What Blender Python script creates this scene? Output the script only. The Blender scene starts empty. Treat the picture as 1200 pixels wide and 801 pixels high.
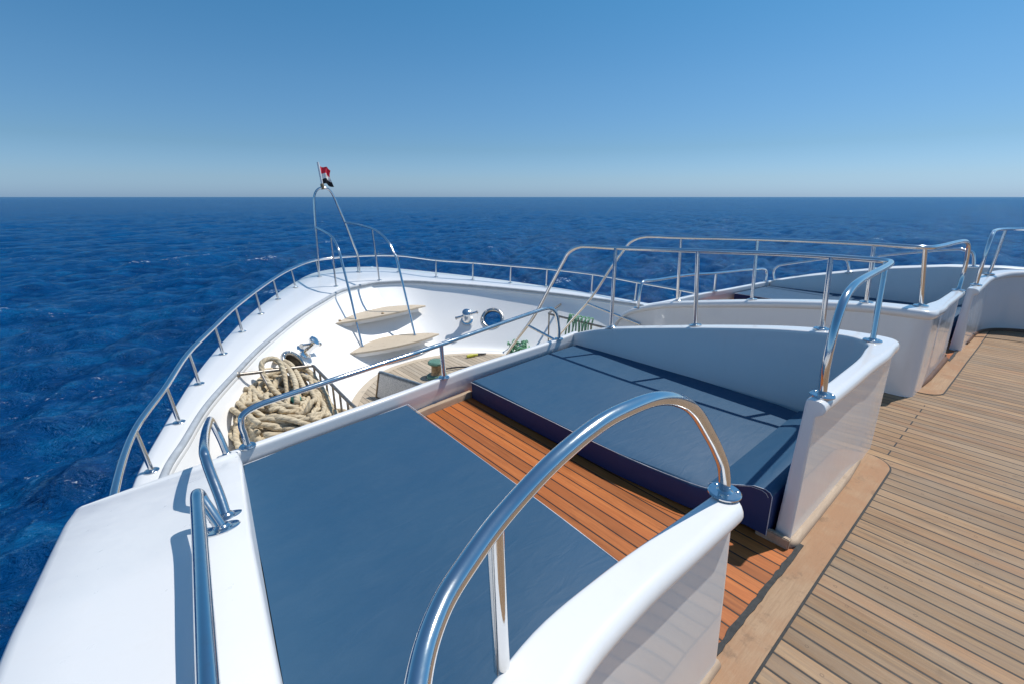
import bpy, bmesh, math, random
import numpy as np
from mathutils import Vector, Matrix
random.seed(11); rng=np.random.default_rng(5)
S=bpy.context.scene; COL=S.collection
PI=math.pi; R=math.radians
XM=4.76          # plane the upper deck mirrors about
XB=4.62          # centre line of the foredeck
XH=4.65          # centre line of the hull
FZ=-1.7          # foredeck level
SEA=-4.7         # water level
# ------------------------------------------------------------------ materials
def newmat(name):
    m=bpy.data.materials.new(name); m.use_nodes=True
    nt=m.node_tree; b=nt.nodes['Principled BSDF']
    return m,nt,b
class N:
    """small helper to wire shader nodes"""
    def __init__(s,nt): s.nt=nt
    def new(s,t,**k):
        n=s.nt.nodes.new(t)
        for a,v in k.items(): setattr(n,a,v)
        return n
    def put(s,sock,v):
        if hasattr(v,'is_output') or isinstance(v,bpy.types.NodeSocket): s.nt.links.new(v,sock)
        else: sock.default_value=v
    def math(s,op,a,b=None,c=None,clamp=False):
        n=s.new('ShaderNodeMath',operation=op,use_clamp=clamp); s.put(n.inputs[0],a)
        if b is not None: s.put(n.inputs[1],b)
        if c is not None: s.put(n.inputs[2],c)
        return n.outputs[0]
    def noise(s,vec,scale,detail=4,rough=.55,dist=0):
        n=s.new('ShaderNodeTexNoise'); s.put(n.inputs['Vector'],vec); n.inputs['Scale'].default_value=scale
        n.inputs['Detail'].default_value=detail; n.inputs['Roughness'].default_value=rough; n.inputs['Distortion'].default_value=dist
        return n.outputs['Fac']
    def mapping(s,vec,scale=(1,1,1),rot=(0,0,0),loc=(0,0,0)):
        n=s.new('ShaderNodeMapping'); s.put(n.inputs[0],vec); n.inputs['Scale'].default_value=scale
        n.inputs['Rotation'].default_value=rot; n.inputs['Location'].default_value=loc
        return n.outputs[0]
    def ramp(s,fac,stops,interp='LINEAR'):
        n=s.new('ShaderNodeValToRGB'); s.put(n.inputs[0],fac); cr=n.color_ramp; cr.interpolation=interp
        while len(cr.elements)<len(stops): cr.elements.new(.5)
        for e,(p,c) in zip(cr.elements,stops):
            e.position=p; e.color=(*c,1) if len(c)==3 else c
        return n.outputs[0]
    def mix(s,fac,a,b,mode='MIX'):
        n=s.new('ShaderNodeMix',data_type='RGBA',blend_type=mode); s.put(n.inputs[0],fac)
        s.put(n.inputs[6],a if not isinstance(a,tuple) else (*a,1)); s.put(n.inputs[7],b if not isinstance(b,tuple) else (*b,1))
        return n.outputs[2]
    def mapr(s,v,a,b,c=0,d=1):
        n=s.new('ShaderNodeMapRange'); s.put(n.inputs[0],v)
        for i,x in enumerate((a,b,c,d)): s.put(n.inputs[i+1],x)
        return n.outputs[0]
    def bump(s,h,strength,dist,normal=None):
        n=s.new('ShaderNodeBump'); s.put(n.inputs['Height'],h); n.inputs['Strength'].default_value=strength
        n.inputs['Distance'].default_value=dist
        if normal is not None: s.put(n.inputs['Normal'],normal)
        return n.outputs[0]
    def obj(s): return s.new('ShaderNodeTexCoord').outputs['Object']
    def uv(s): return s.new('ShaderNodeTexCoord').outputs['UV']
    def xyz(s,v):
        n=s.new('ShaderNodeSeparateXYZ'); s.put(n.inputs[0],v); return n.outputs
    def comb(s,x,y,z):
        n=s.new('ShaderNodeCombineXYZ')
        for i,v in enumerate((x,y,z)): s.put(n.inputs[i],v)
        return n.outputs[0]

def gelcoat(name,col,rough=.16,dirt=.05,coat=.5):
    m,nt,b=newmat(name); g=N(nt); o=g.obj()
    n1=g.noise(o,1.3,5,.6); n2=g.noise(g.mapping(o,(3,3,.6)),4,5,.65); n3=g.noise(o,38,3,.6)
    f=g.mapr(n1,.45,.75,0,dirt); f=g.math('ADD',f,g.mapr(n2,.55,.8,0,dirt*1.2))
    c=g.mix(f,col,(col[0]*.62,col[1]*.6,col[2]*.52)); spot=g.mapr(n3,.80,.86,0,dirt*2)
    c=g.mix(spot,c,(.42,.36,.27)); g.put(b.inputs['Base Color'],c)
    g.put(b.inputs['Roughness'],g.mapr(n2,.3,.8,rough*.8,rough*1.7))
    b.inputs['Coat Weight'].default_value=coat; b.inputs['Coat Roughness'].default_value=.03
    g.put(b.inputs['Normal'],g.bump(g.noise(o,2.2,3,.5),.06,.02))
    return m
def steel(name='stainless_steel',col=(.72,.72,.72),rough=.1):
    m,nt,b=newmat(name); g=N(nt); o=g.obj()
    n=g.noise(o,9,5,.65); n2=g.noise(o,60,3,.6)
    b.inputs['Metallic'].default_value=1
    c=g.mix(g.mapr(n,.5,.8,0,.35),col,(col[0]*.72,col[1]*.68,col[2]*.6))
    c=g.mix(g.mapr(n2,.68,.76,0,.5),c,(.45,.4,.34)); g.put(b.inputs['Base Color'],c)
    g.put(b.inputs['Roughness'],g.mapr(n,.35,.75,rough*.6,rough*2.2))
    g.put(b.inputs['Normal'],g.bump(n,.05,.01))
    return m
def planks(name,cols,pitch,seam,seamcol,off=0.,grey=.5,rough=.55,butts=None,plugs=True):
    """fore and aft teak boards with caulked seams; every board has its own tone and grain"""
    m,nt,b=newmat(name); g=N(nt); o=g.obj(); x,y,z=g.xyz(o)
    wob=g.math('MULTIPLY',g.math('SUBTRACT',g.noise(g.comb(0,y,0),1.1,2),.5),.006)
    u=g.math('DIVIDE',g.math('SUBTRACT',g.math('ADD',x,wob),off),pitch); idx=g.math('FLOOR',u); fr=g.math('SUBTRACT',u,idx)
    d=g.math('MULTIPLY',g.math('MINIMUM',fr,g.math('SUBTRACT',1.,fr)),pitch)   # distance to the seam centre
    wn=g.new('ShaderNodeTexWhiteNoise',noise_dimensions='1D'); g.put(wn.inputs['W'],idx); rnd=wn.outputs['Value']
    wn2=g.new('ShaderNodeTexWhiteNoise',noise_dimensions='1D'); g.put(wn2.inputs['W'],g.math('ADD',idx,77.3)); rnd2=wn2.outputs['Value']
    gv=g.comb(g.math('MULTIPLY',x,1.),g.math('ADD',g.math('MULTIPLY',y,.045),g.math('MULTIPLY',rnd,30.)),g.math('MULTIPLY',rnd2,20.))
    grain=g.noise(gv,70,6,.62,.4); grain2=g.noise(gv,22,4,.6,.6); fine=g.noise(g.mapping(o,(1,.12,1)),330,3,.6)
    c=g.ramp(grain,[(.34,cols[0]),(.5,cols[1]),(.66,cols[2])])
    c=g.mix(g.mapr(grain2,.38,.62,0,.8),c,cols[3]); st3=g.noise(gv,38,5,.66,.8); c=g.mix(g.mapr(st3,.52,.68,0,.6),c,tuple(k*.62 for k in cols[1])); c=g.mix(g.mapr(st3,.46,.34,0,.5),c,tuple(k*1.15 for k in cols[2]))
    tone=g.mapr(rnd,0,1,.70,1.24); c=g.mix(1.,c,g.comb(tone,g.math('MULTIPLY',tone,.985),g.math('MULTIPLY',tone,.97)),'MULTIPLY')
    wear=g.noise(g.mapping(o,(2.6,.55,1)),1.9,7,.68); c=g.mix(g.mapr(wear,.4,.68,0,grey),c,cols[4])
    red=g.noise(g.mapping(o,(2.5,.4,1),loc=(4,9,0)),2.1,5,.6); c=g.mix(g.math('MULTIPLY',g.mapr(red,.5,.7,0,.75),g.mapr(rnd2,.25,1,.1,1)),c,cols[5])
    c=g.mix(g.mapr(fine,.3,.7,.0,.25),c,tuple(k*.72 for k in cols[1]))
    stain=g.noise(g.mapping(o,(1.6,.7,1)),6,6,.7); c=g.mix(g.mapr(stain,.60,.72,0,.55),c,tuple(k*.45 for k in cols[1]))
    hgt=g.mapr(d,seam*.5,seam*.5+.003)
    mask=g.math('SUBTRACT',1.,g.mapr(d,seam*.5-.0012,seam*.5+.0012))
    if butts:
        yy=g.math('LESS_THAN',g.math('ABSOLUTE',g.math('SUBTRACT',y,butts)),.0045)
        alt=g.math('LESS_THAN',g.math('FRACT',g.math('MULTIPLY',idx,.5)),.25)
        inx=g.math('MULTIPLY',g.math('GREATER_THAN',x,3.9),g.math('LESS_THAN',x,5.3))
        mask=g.math('MAXIMUM',mask,g.math('MULTIPLY',g.math('MULTIPLY',yy,alt),inx))
    if plugs:
        px=g.math('ABSOLUTE',g.math('MULTIPLY',g.math('SUBTRACT',fr,.5),pitch))
        py=g.math('SUBTRACT',g.math('FRACT',g.math('ADD',g.math('DIVIDE',y,.62),g.math('MULTIPLY',rnd,5.))),.5)
        py=g.math('MULTIPLY',py,.62)
        rr=g.math('SQRT',g.math('ADD',g.math('POWER',px,2.),g.math('POWER',py,2.)))
        ring=g.math('SUBTRACT',1.,g.mapr(g.math('ABSOLUTE',g.math('SUBTRACT',rr,.0065)),.0004,.0019))
        c=g.mix(g.math('MULTIPLY',ring,.75),c,tuple(k*.3 for k in cols[1]))
    sc=g.mix(g.mapr(g.noise(o,30,3),.4,.7,0,.5),seamcol,tuple(k*2.2 for k in seamcol))
    c=g.mix(mask,c,sc); g.put(b.inputs['Base Color'],c)
    g.put(b.inputs['Roughness'],g.mapr(grain,.3,.8,rough,rough+.25))
    h=g.math('ADD',hgt,g.math('MULTIPLY',grain,.25))
    g.put(b.inputs['Normal'],g.bump(h,.55,.004))
    b.inputs['Specular IOR Level'].default_value=.35
    return m
def wood(name,cols,rough=.6,axis=0,scale=1.):
    m,nt,b=newmat(name); g=N(nt); o=g.obj()
    sc=[9,9,9]; sc[axis]=.7
    v=g.mapping(o,tuple(s*scale for s in sc)); n=g.noise(v,9,7,.66,.2); n2=g.noise(o,3.5,5,.6); n3=g.noise(v,60,3,.6)
    c=g.ramp(n,[(.15,cols[0]),(.5,cols[1]),(.85,cols[2])]); c=g.mix(g.mapr(n2,.42,.60,0,.95),c,cols[3])
    c=g.mix(g.mapr(n3,.5,.8,0,.35),c,tuple(k*.6 for k in cols[1]))
    st=g.noise(o,9,6,.7); c=g.mix(g.mapr(st,.57,.70,0,.6),c,tuple(k*.4 for k in cols[1]))
    g.put(b.inputs['Base Color'],c); b.inputs['Roughness'].default_value=rough; b.inputs['Specular IOR Level'].default_value=.3
    g.put(b.inputs['Normal'],g.bump(n,.35,.004)); return m
def vinyl(name,col,rough=.5,weave=420):
    m,nt,b=newmat(name); g=N(nt); o=g.obj()
    n=g.noise(o,1.4,5,.6); n2=g.noise(g.mapping(o,(1,2.3,1),(0,0,.5)),3.1,6,.65); n3=g.noise(o,26,4,.6)
    c=g.mix(g.mapr(n,.35,.7,0,.5),col,(col[0]*1.25,col[1]*1.12,col[2]*1.04)); c=g.mix(g.mapr(n2,.5,.75,0,.16),c,(col[0]*1.7+.01,col[1]*1.25+.01,col[2]*1.1+.01))
    c=g.mix(g.mapr(n3,.62,.8,0,.25),c,tuple(k*.75 for k in col))
    g.put(b.inputs['Base Color'],c); g.put(b.inputs['Roughness'],g.mapr(n2,.3,.8,rough,rough+.2))
    b.inputs['Specular IOR Level'].default_value=.4; b.inputs['Sheen Weight'].default_value=.0
    f=g.noise(o,weave,2,.5); big=g.noise(o,2.4,3,.5); cr=g.noise(g.mapping(o,(1,3,1),(0,0,.9)),4.5,3,.5,1.2)
    h=g.math('ADD',g.math('MULTIPLY',f,.04),g.math('ADD',g.math('MULTIPLY',big,1.2),g.math('MULTIPLY',cr,.35)))
    g.put(b.inputs['Normal'],g.bump(h,.55,.014)); return m
def plain(name,col,rough=.5,metal=0,var=.3,scale=12,bump=.15):
    m,nt,b=newmat(name); g=N(nt); o=g.obj(); n=g.noise(o,scale,5,.6)
    g.put(b.inputs['Base Color'],g.mix(g.mapr(n,.35,.7,0,1),tuple(k*(1-var) for k in col),tuple(min(1,k*(1+var*.6)) for k in col)))
    b.inputs['Roughness'].default_value=rough; b.inputs['Metallic'].default_value=metal
    g.put(b.inputs['Normal'],g.bump(n,bump,.006)); return m
def ropemat(name,c1,c2):
    m,nt,b=newmat(name); g=N(nt); o=g.obj(); x,y,z=g.xyz(g.uv())
    w=g.math('FRACT',g.math('ADD',g.math('MULTIPLY',x,1.),g.math('MULTIPLY',y,3.)))
    s=g.math('ABSOLUTE',g.math('SUBTRACT',w,.5))
    n=g.noise(o,6,5,.65); n2=g.noise(o,160,3,.6)
    c=g.mix(g.mapr(n,.3,.7),c1,c2); c=g.mix(g.mapr(s,.36,.5,0,.55),c,tuple(k*.45 for k in c1)); c=g.mix(g.mapr(n2,.4,.7,0,.4),c,tuple(k*.65 for k in c2))
    g.put(b.inputs['Base Color'],c); b.inputs['Roughness'].default_value=.9; b.inputs['Specular IOR Level'].default_value=.15
    g.put(b.inputs['Normal'],g.bump(g.math('ADD',g.math('MULTIPLY',s,-1.6),g.math('MULTIPLY',n2,.5)),.8,.012)); return m

M={}
M['white']=gelcoat('white_gelcoat',(.775,.775,.77),.17,.07,.55)
M['wing']=gelcoat('wing_gelcoat',(.745,.745,.74),.32,.06,.2)
M['bowl']=gelcoat('foredeck_gelcoat',(.86,.855,.845),.34,.05,.2)
M['bead']=plain('shade_grey_bead',(.40,.43,.46),.45,0,.15,10,.05)  # grey of the bead's shaded side is put into its colour
M['steel']=steel()
M['steel_dull']=steel('weathered_steel',(.55,.53,.5),.24)
M['deck']=planks('weathered_teak',[(0.145, 0.085, 0.042), (0.295, 0.185, 0.098), (0.407, 0.263, 0.141), (0.301, 0.169, 0.08), (0.32, 0.265, 0.2), (0.349, 0.151, 0.057)],.0905,.0098,(.016,.017,.018),.02,.5,.5,butts=.47)
M['passage']=planks('oiled_teak',[(.29,.085,.02),(.41,.125,.028),(.50,.165,.042),(.42,.12,.026),(.45,.16,.05),(.40,.105,.022)],.0905,.0085,(.012,.011,.011),1.715,.25,.42,plugs=False)
M['foreteak']=planks('bleached_teak',[(.30,.235,.17),(.46,.38,.285),(.56,.48,.37),(.47,.38,.28),(.50,.45,.37),(.45,.35,.24)],.105,.009,(.07,.06,.05),.0,.5,.6,plugs=False)
M['margin']=wood('margin_teak',[(.26,.155,.085),(.37,.235,.135),(.44,.29,.175),(.34,.185,.095)],.55,0)
M['trim']=wood('trim_teak',[(.30,.21,.14),(.45,.34,.24),(.55,.43,.32),(.42,.31,.22)],.6,0)
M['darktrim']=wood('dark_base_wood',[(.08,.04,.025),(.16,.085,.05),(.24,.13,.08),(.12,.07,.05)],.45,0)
M['step']=wood('step_teak',[(.44,.36,.27),(.57,.48,.37),(.65,.57,.46),(.55,.46,.35)],.65,0)
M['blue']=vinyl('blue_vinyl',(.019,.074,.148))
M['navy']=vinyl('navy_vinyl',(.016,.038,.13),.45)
M['thread']=plain('white_piping',(.62,.64,.68),.6,0,.2,80)
M['caulk']=plain('black_caulk',(.022,.024,.025),.7,0,.5,40,.5)
M['rope']=ropemat('tan_hawser',(.51,.40,.26),(.72,.62,.45))
M['green']=ropemat('green_rope',(.05,.25,.11),(.32,.55,.38))
M['wetrope']=ropemat('dark_rope',(.14,.11,.08),(.28,.22,.15))
M['rack']=plain('tarnished_rack',(.30,.27,.24),.4,.7,.4,20)
M['verdigris']=plain('green_paint',(.12,.25,.19),.5,0,.4,25)
M['bronze']=plain('worn_bronze',(.32,.22,.12),.45,.3,.45,18)
M['canvas']=plain('grey_canvas',(.72,.70,.66),.9,0,.3,55,.5)
M['bluerim']=plain('blue_grey_rim',(.12,.17,.22),.5,0,.3,20)
M['red']=plain('flag_red',(.72,.02,.05),.7,0,.2,30)
M['flagwhite']=plain('flag_white',(.75,.75,.75),.7,0,.1,30)
M['black']=plain('flag_black',(.012,.012,.015),.7,0,.2,30)
M['gold']=plain('flag_gold',(.55,.36,.06),.6,0,.2,30)
M['yellow']=plain('yellow_plastic',(.55,.52,.05),.45,0,.3,20)
M['teal']=plain('teal_tape',(.06,.42,.38),.6,0,.2,20)
M['rubber']=plain('black_rubber',(.02,.02,.022),.6,0,.3,30)

# ------------------------------------------------------------------ objects
def prop(o,label=None,cat=None,group=None,kind=None):
    if label: o['label']=label
    if cat: o['category']=cat
    if group: o['group']=group
    if kind: o['kind']=kind
    return o
def thing(name,label,cat,loc=(0,0,0),group=None):
    o=bpy.data.objects.new(name,None); COL.objects.link(o); o.location=loc; o.empty_display_size=.1
    return prop(o,label,cat,group)
def make(name,bm,mat,parent=None,smooth=35,recalc=True):
    """one bmesh (in world coordinates) -> one object, parented without moving"""
    if recalc: bmesh.ops.recalc_face_normals(bm,faces=bm.faces)
    me=bpy.data.meshes.new(name); bm.to_mesh(me); bm.free()
    for m in (mat if isinstance(mat,(list,tuple)) else [mat]): me.materials.append(m)
    if smooth:
        me.shade_smooth()
        if smooth<180: me.set_sharp_from_angle(angle=R(smooth))
    o=bpy.data.objects.new(name,me); COL.objects.link(o)
    if parent is not None:
        o.parent=parent; p=parent; off=Vector((0,0,0))
        while p is not None: off+=p.location; p=p.parent
        me.transform(Matrix.Translation(-off)); 
    return o
def cat(P,n):
    P=[np.array(p,float) for p in P]; out=[]
    Q=[2*P[0]-P[1]]+P+[2*P[-1]-P[-2]]
    for i in range(1,len(Q)-2):
        a,b,c,d=Q[i-1],Q[i],Q[i+1],Q[i+2]
        for k in range(n):
            t=k/n; out.append(.5*((2*b)+(c-a)*t+(2*a-5*b+4*c-d)*t*t+(3*b-3*c+d-a)*t**3))
    out.append(P[-1]); return out
def rounded(P,r=.12,n=7):
    """polyline with filleted corners"""
    P=[Vector(p) for p in P]; out=[P[0]]
    for a,b,c in zip(P,P[1:],P[2:]):
        rr=min(r,(a-b).length*.48,(c-b).length*.48); p=b+(a-b).normalized()*rr; q=b+(c-b).normalized()*rr
        for k in range(n+1):
            t=k/n; out.append(p*(1-t)**2+b*2*t*(1-t)+q*t*t)
    out.append(P[-1]); return out
def tube(bm,path,r,seg=14,cap=True,twist=None,uvscale=1.):
    P=[Vector(p) for p in path]; uvl=bm.loops.layers.uv.verify(); rings=[]; n=len(P)
    t0=(P[1]-P[0]).normalized(); ref=Vector((0,0,1)) if abs(t0.z)<.9 else Vector((1,0,0))
    u=(ref-t0*ref.dot(t0)).normalized(); s=0; S_=[]
    for i in range(n):
        t=(P[min(i+1,n-1)]-P[max(i-1,0)])
        t=t.normalized() if t.length>1e-9 else t0
        u=(u-t*u.dot(t)); u=u.normalized() if u.length>1e-6 else t.orthogonal().normalized()
        v=t.cross(u); ring=[]
        rad=r(i/(n-1)) if callable(r) else r
        if i: s+=(P[i]-P[i-1]).length
        S_.append(s)
        for k in range(seg):
            a=2*PI*k/seg; rr=rad
            if twist: rr*=1+.13*(abs(math.cos(1.5*(a-twist*s)))-.6)
            ring.append(bm.verts.new(P[i]+u*math.cos(a)*rr+v*math.sin(a)*rr))
        rings.append(ring)
    for i in range(n-1):
        for k in range(seg):
            f=bm.faces.new((rings[i][k],rings[i][(k+1)%seg],rings[i+1][(k+1)%seg],rings[i+1][k]))
            for l,(ii,kk) in zip(f.loops,((i,k),(i,k+1),(i+1,k+1),(i+1,k))): l[uvl].uv=(S_[ii]*uvscale,kk/seg)
    if cap:
        bm.faces.new(rings[0][::-1]); bm.faces.new(rings[-1])
    return bm
def lathe(bm,prof,loc,axis=(0,0,1),seg=24):
    z=Vector(axis).normalized(); x=z.orthogonal().normalized(); y=z.cross(x); L=Vector(loc); rings=[]
    for r,h in prof: rings.append([bm.verts.new(L+z*h+(x*math.cos(2*PI*k/seg)+y*math.sin(2*PI*k/seg))*max(r,1e-4)) for k in range(seg)])
    for a,b in zip(rings,rings[1:]):
        for k in range(seg): bm.faces.new((a[k],a[(k+1)%seg],b[(k+1)%seg],b[k]))
    bm.faces.new(rings[0][::-1]); bm.faces.new(rings[-1]); return bm
def prism(bm,poly,z0,z1,bevel=0,seg=2):
    """z0,z1 numbers or functions of (x,y)"""
    f0=z0 if callable(z0) else (lambda x,y:z0); f1=z1 if callable(z1) else (lambda x,y:z1)
    lo=[bm.verts.new((p[0],p[1],f0(*p[:2]))) for p in poly]; hi=[bm.verts.new((p[0],p[1],f1(*p[:2]))) for p in poly]; n=len(poly)
    fs=[bm.faces.new(lo[::-1]),bm.faces.new(hi)]+[bm.faces.new((lo[i],lo[(i+1)%n],hi[(i+1)%n],hi[i])) for i in range(n)]
    if bevel:
        es=[e for e in bm.edges if all(v in set(hi) for v in e.verts)]
        es+= [e for i in range(n) for e in lo[i].link_edges if hi[i] in e.verts]
        bmesh.ops.bevel(bm,geom=list(set(es)),offset=bevel,segments=seg,profile=.5,affect='EDGES')
    return bm
def box(bm,c,size,rot=None,bevel=0):
    m=Matrix.Translation(c)@(rot.to_4x4() if rot else Matrix())@Matrix.Diagonal((*size,1))
    r=bmesh.ops.create_cube(bm,size=1,matrix=m)
    if bevel: bmesh.ops.bevel(bm,geom=list({e for v in r['verts'] for e in v.link_edges}),offset=bevel,segments=2,affect='EDGES')
    return bm
def sheet(bm,poly,z):
    bm.faces.new([bm.verts.new((p[0],p[1],z)) for p in poly]); return bm
B=bmesh.new
def mx(p):
    # the starboard half of the upper deck: mirrored, its sunbeds reaching a little farther forward
    x=2*XM-p[0]; y=p[1]
    if y>.62: y+=(.30+.14*min(1,max(0,(x-5.67)/3.57)))*min(1.25,(y-.62)/2.75)
    return (x,y)+tuple(p[2:])
def lerp(x,tab):
    return float(np.interp(x,[t[0] for t in tab],[t[1] for t in tab]))

# ------------------------------------------------------------------ camera, sun, sky
cam=bpy.data.cameras.new('camera'); co=bpy.data.objects.new('camera',cam); COL.objects.link(co); S.camera=co
cam.sensor_width=36; cam.lens=533/1200*36; cam.clip_start=.02; cam.clip_end=60000
co.location=(0,0,1.8); co.rotation_euler=(R(90-17.64),0,R(-40.04))
EL,AZ=R(61),R(15)
sd=Vector((math.cos(EL)*math.cos(AZ),-math.cos(EL)*math.sin(AZ),math.sin(EL)))   # towards the sun
sl=bpy.data.lights.new('sun','SUN'); so=bpy.data.objects.new('sun',sl); COL.objects.link(so)
sl.energy=4.15; sl.angle=R(.53); sl.color=(1,.955,.89); so.rotation_euler=sd.to_track_quat('Z','Y').to_euler(); so.location=(20,-8,40)
w=bpy.data.worlds.new('World'); S.world=w; w.use_nodes=True; nt=w.node_tree
sky=nt.nodes.new('ShaderNodeTexSky'); sky.sky_type='NISHITA'; sky.sun_disc=False; sky.sun_elevation=EL; sky.sun_rotation=R(107)
sky.altitude=0; sky.air_density=1.0; sky.dust_density=.6; sky.ozone_density=2.2
bg=nt.nodes['Background']; g=N(nt)
dz=g.xyz(nt.nodes.new('ShaderNodeTexCoord').outputs['Generated'])[2]
tint=g.ramp(g.math('MAXIMUM',dz,0.),[(0,(.40,.62,1.1)),(.035,(.39,.56,.86)),(.09,(.335,.50,.67)),(.2,(.315,.545,.69)),(.33,(.25,.57,.71)),(.6,(.33,.62,.74)),(1,(.42,.68,.80))])
skc=g.mix(1.,sky.outputs[0],tint,'MULTIPLY'); nt.links.new(skc,bg.inputs[0]); bg.inputs[1].default_value=.15
S.view_settings.view_transform='Standard'; S.view_settings.look='None'; S.view_settings.gamma=1; S.view_settings.exposure=.0
S.view_settings.use_curve_mapping=False
S.render.engine='CYCLES'; S.cycles.max_bounces=8; S.cycles.use_denoising=True

# ------------------------------------------------------------------ sea
def build_sea():
    # rings and spokes crowd where the sea is seen, so that the waves are real geometry out to a few hundred metres
    def seq(a,b,g):
        n=max(2,int(math.log(b/a)/g)); return a*np.exp(np.linspace(0,math.log(b/a),n,endpoint=False))
    rad=np.concatenate([seq(2.5,6,.06),seq(6,60,.0085),seq(60,420,.0105),seq(420,45000,.045),[45000.]])
    ang=np.concatenate([np.linspace(R(-32),R(118),1700,endpoint=False),np.linspace(R(118),R(328),160,endpoint=False)])
    da=np.r_[np.full(1700,R(150)/1700),np.full(160,R(210)/160)]
    nr,na=len(rad),len(ang)
    rr,aa=np.meshgrid(rad,ang,indexing='ij'); x=(rr*np.sin(aa)).astype(np.float32); y=(rr*np.cos(aa)).astype(np.float32); z=np.zeros_like(x)
    sp=np.maximum(rr*da[None,:],np.gradient(rad)[:,None]*np.ones_like(rr)).astype(np.float32); var=0
    for i in range(70):
        if i<22: L=3.2*(10/3.2)**rng.random(); th=R(342)+rng.normal(0,.36); a=.0118*L**.85*(.6+.8*rng.random())
        else: L=.45*(3.2/.45)**rng.random(); th=R(342)+rng.normal(0,.75); a=.0135*L**1.0*(.6+.8*rng.random())
        k=2*PI/L; ph=rng.random()*2*PI; var+=a*a/2
        fade=np.clip((L/sp-2.2)/2.5,0,1)
        q=(k*(x*math.sin(th)+y*math.cos(th))+ph).astype(np.float32)
        z+=a*fade*(np.sin(q)+.25*np.sin(2*q+PI/2))
    crest=np.clip((z/math.sqrt(var)-2.12)/.7,0,1)*(rr<500)
    z+=SEA
    co_=np.stack([x,y,z],-1).reshape(-1,3)
    I=np.arange(nr*na).reshape(nr,na); a=I[:-1]; b=I[1:]
    F=np.stack([a,np.roll(a,-1,1),np.roll(b,-1,1),b],-1).reshape(-1,4)
    me=bpy.data.meshes.new('sea'); me.vertices.add(len(co_)); me.vertices.foreach_set('co',co_.ravel())
    me.loops.add(F.size); me.loops.foreach_set('vertex_index',F.ravel().astype(np.int32)); me.polygons.add(len(F))
    me.polygons.foreach_set('loop_start',np.arange(0,F.size,4,dtype=np.int32)); me.update(); me.validate()
    at=me.attributes.new('crest','FLOAT','POINT'); at.data.foreach_set('value',crest.reshape(-1).astype(np.float32))
    me.shade_smooth()
    m,nt,b=newmat('sea_water'); g=N(nt); o=g.obj(); xx,yy,zz=g.xyz(o)
    big=g.noise(g.mapping(o,(1,1,0)),.012,4,.55); med=g.noise(g.mapping(o,(1,.6,0),(0,0,.4)),.09,5,.6)
    col=g.mix(g.mapr(big,.35,.65),(.0003,.041,.145),(.0004,.055,.178)); col=g.mix(g.mapr(med,.42,.66,0,.8),col,(.0002,.029,.115))
    fine=g.noise(g.mapping(o,(1,1.8,0),(0,0,.35)),.45,8,.75); col=g.mix(g.mapr(fine,.5,.64,0,.75),col,(.0015,.092,.24)); fine2=g.noise(g.mapping(o,(1,2.2,0),(0,0,.35),(31,7,0)),.22,8,.75); col=g.mix(g.mapr(fine2,.5,.64,0,.75),col,(.0001,.017,.078))  # bright and dark sides of small waves painted into the water colour
    foamlow=g.noise(g.mapping(o,(1,1.9,0),(0,0,.35)),.10,3,.6); foamhi=g.noise(g.mapping(o,(1,1.9,0),(0,0,.35)),2.6,6,.72)
    ca=g.new('ShaderNodeAttribute',attribute_name='crest').outputs['Fac']
    foam=g.math('MULTIPLY',g.mapr(ca,.15,.7),g.mapr(foamhi,.535,.62))
    foam=g.math('MAXIMUM',foam,g.math('MULTIPLY',g.mapr(foamlow,.57,.64),g.mapr(foamhi,.625,.69)))
    col=g.mix(foam,col,(.62,.68,.72)); g.put(b.inputs['Base Color'],col)
    h0=g.noise(g.mapping(o,(1,1.6,1),(0,0,.5)),.16,4,.6,.3); h1=g.noise(g.mapping(o,(1,1.5,1),(0,0,.45)),.55,5,.62,.3); h2=g.noise(g.mapping(o,(1,1.4,1),(0,0,.2)),2.6,5,.65,.4); h3=g.noise(g.mapping(o,(1,1.3,1),(0,0,.7)),11,3,.6)
    n=g.bump(h0,.6,.7); n=g.bump(h1,.8,.40,n); n=g.bump(h2,.9,.20,n); n=g.bump(h3,.8,.035,n)
    # a wind-roughened sea never turns into a mirror at grazing angles: its facets keep the reflectance low
    df=g.new('ShaderNodeBsdfDiffuse'); g.put(df.inputs[0],col); g.put(df.inputs['Normal'],n)
    gl=g.new('ShaderNodeBsdfGlossy'); gl.inputs['Roughness'].default_value=.07; g.put(gl.inputs['Normal'],n); gl.inputs[0].default_value=(.62,.86,1,1)
    fr=g.new('ShaderNodeFresnel'); fr.inputs[0].default_value=1.33; g.put(fr.inputs['Normal'],n)
    k=g.math('MULTIPLY',g.math('MINIMUM',g.math('MULTIPLY',fr.outputs[0],.95),.46),g.math('SUBTRACT',1.,foam))
    mxs=g.new('ShaderNodeMixShader'); g.put(mxs.inputs[0],k); g.put(mxs.inputs[1],df.outputs[0]); g.put(mxs.inputs[2],gl.outputs[0])
    nt.nodes.remove(b); g.put(nt.nodes['Material Output'].inputs['Surface'],mxs.outputs[0])
    me.materials.append(m); s=bpy.data.objects.new('sea',me); COL.objects.link(s); prop(s,kind='structure'); return s
build_sea()

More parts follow.
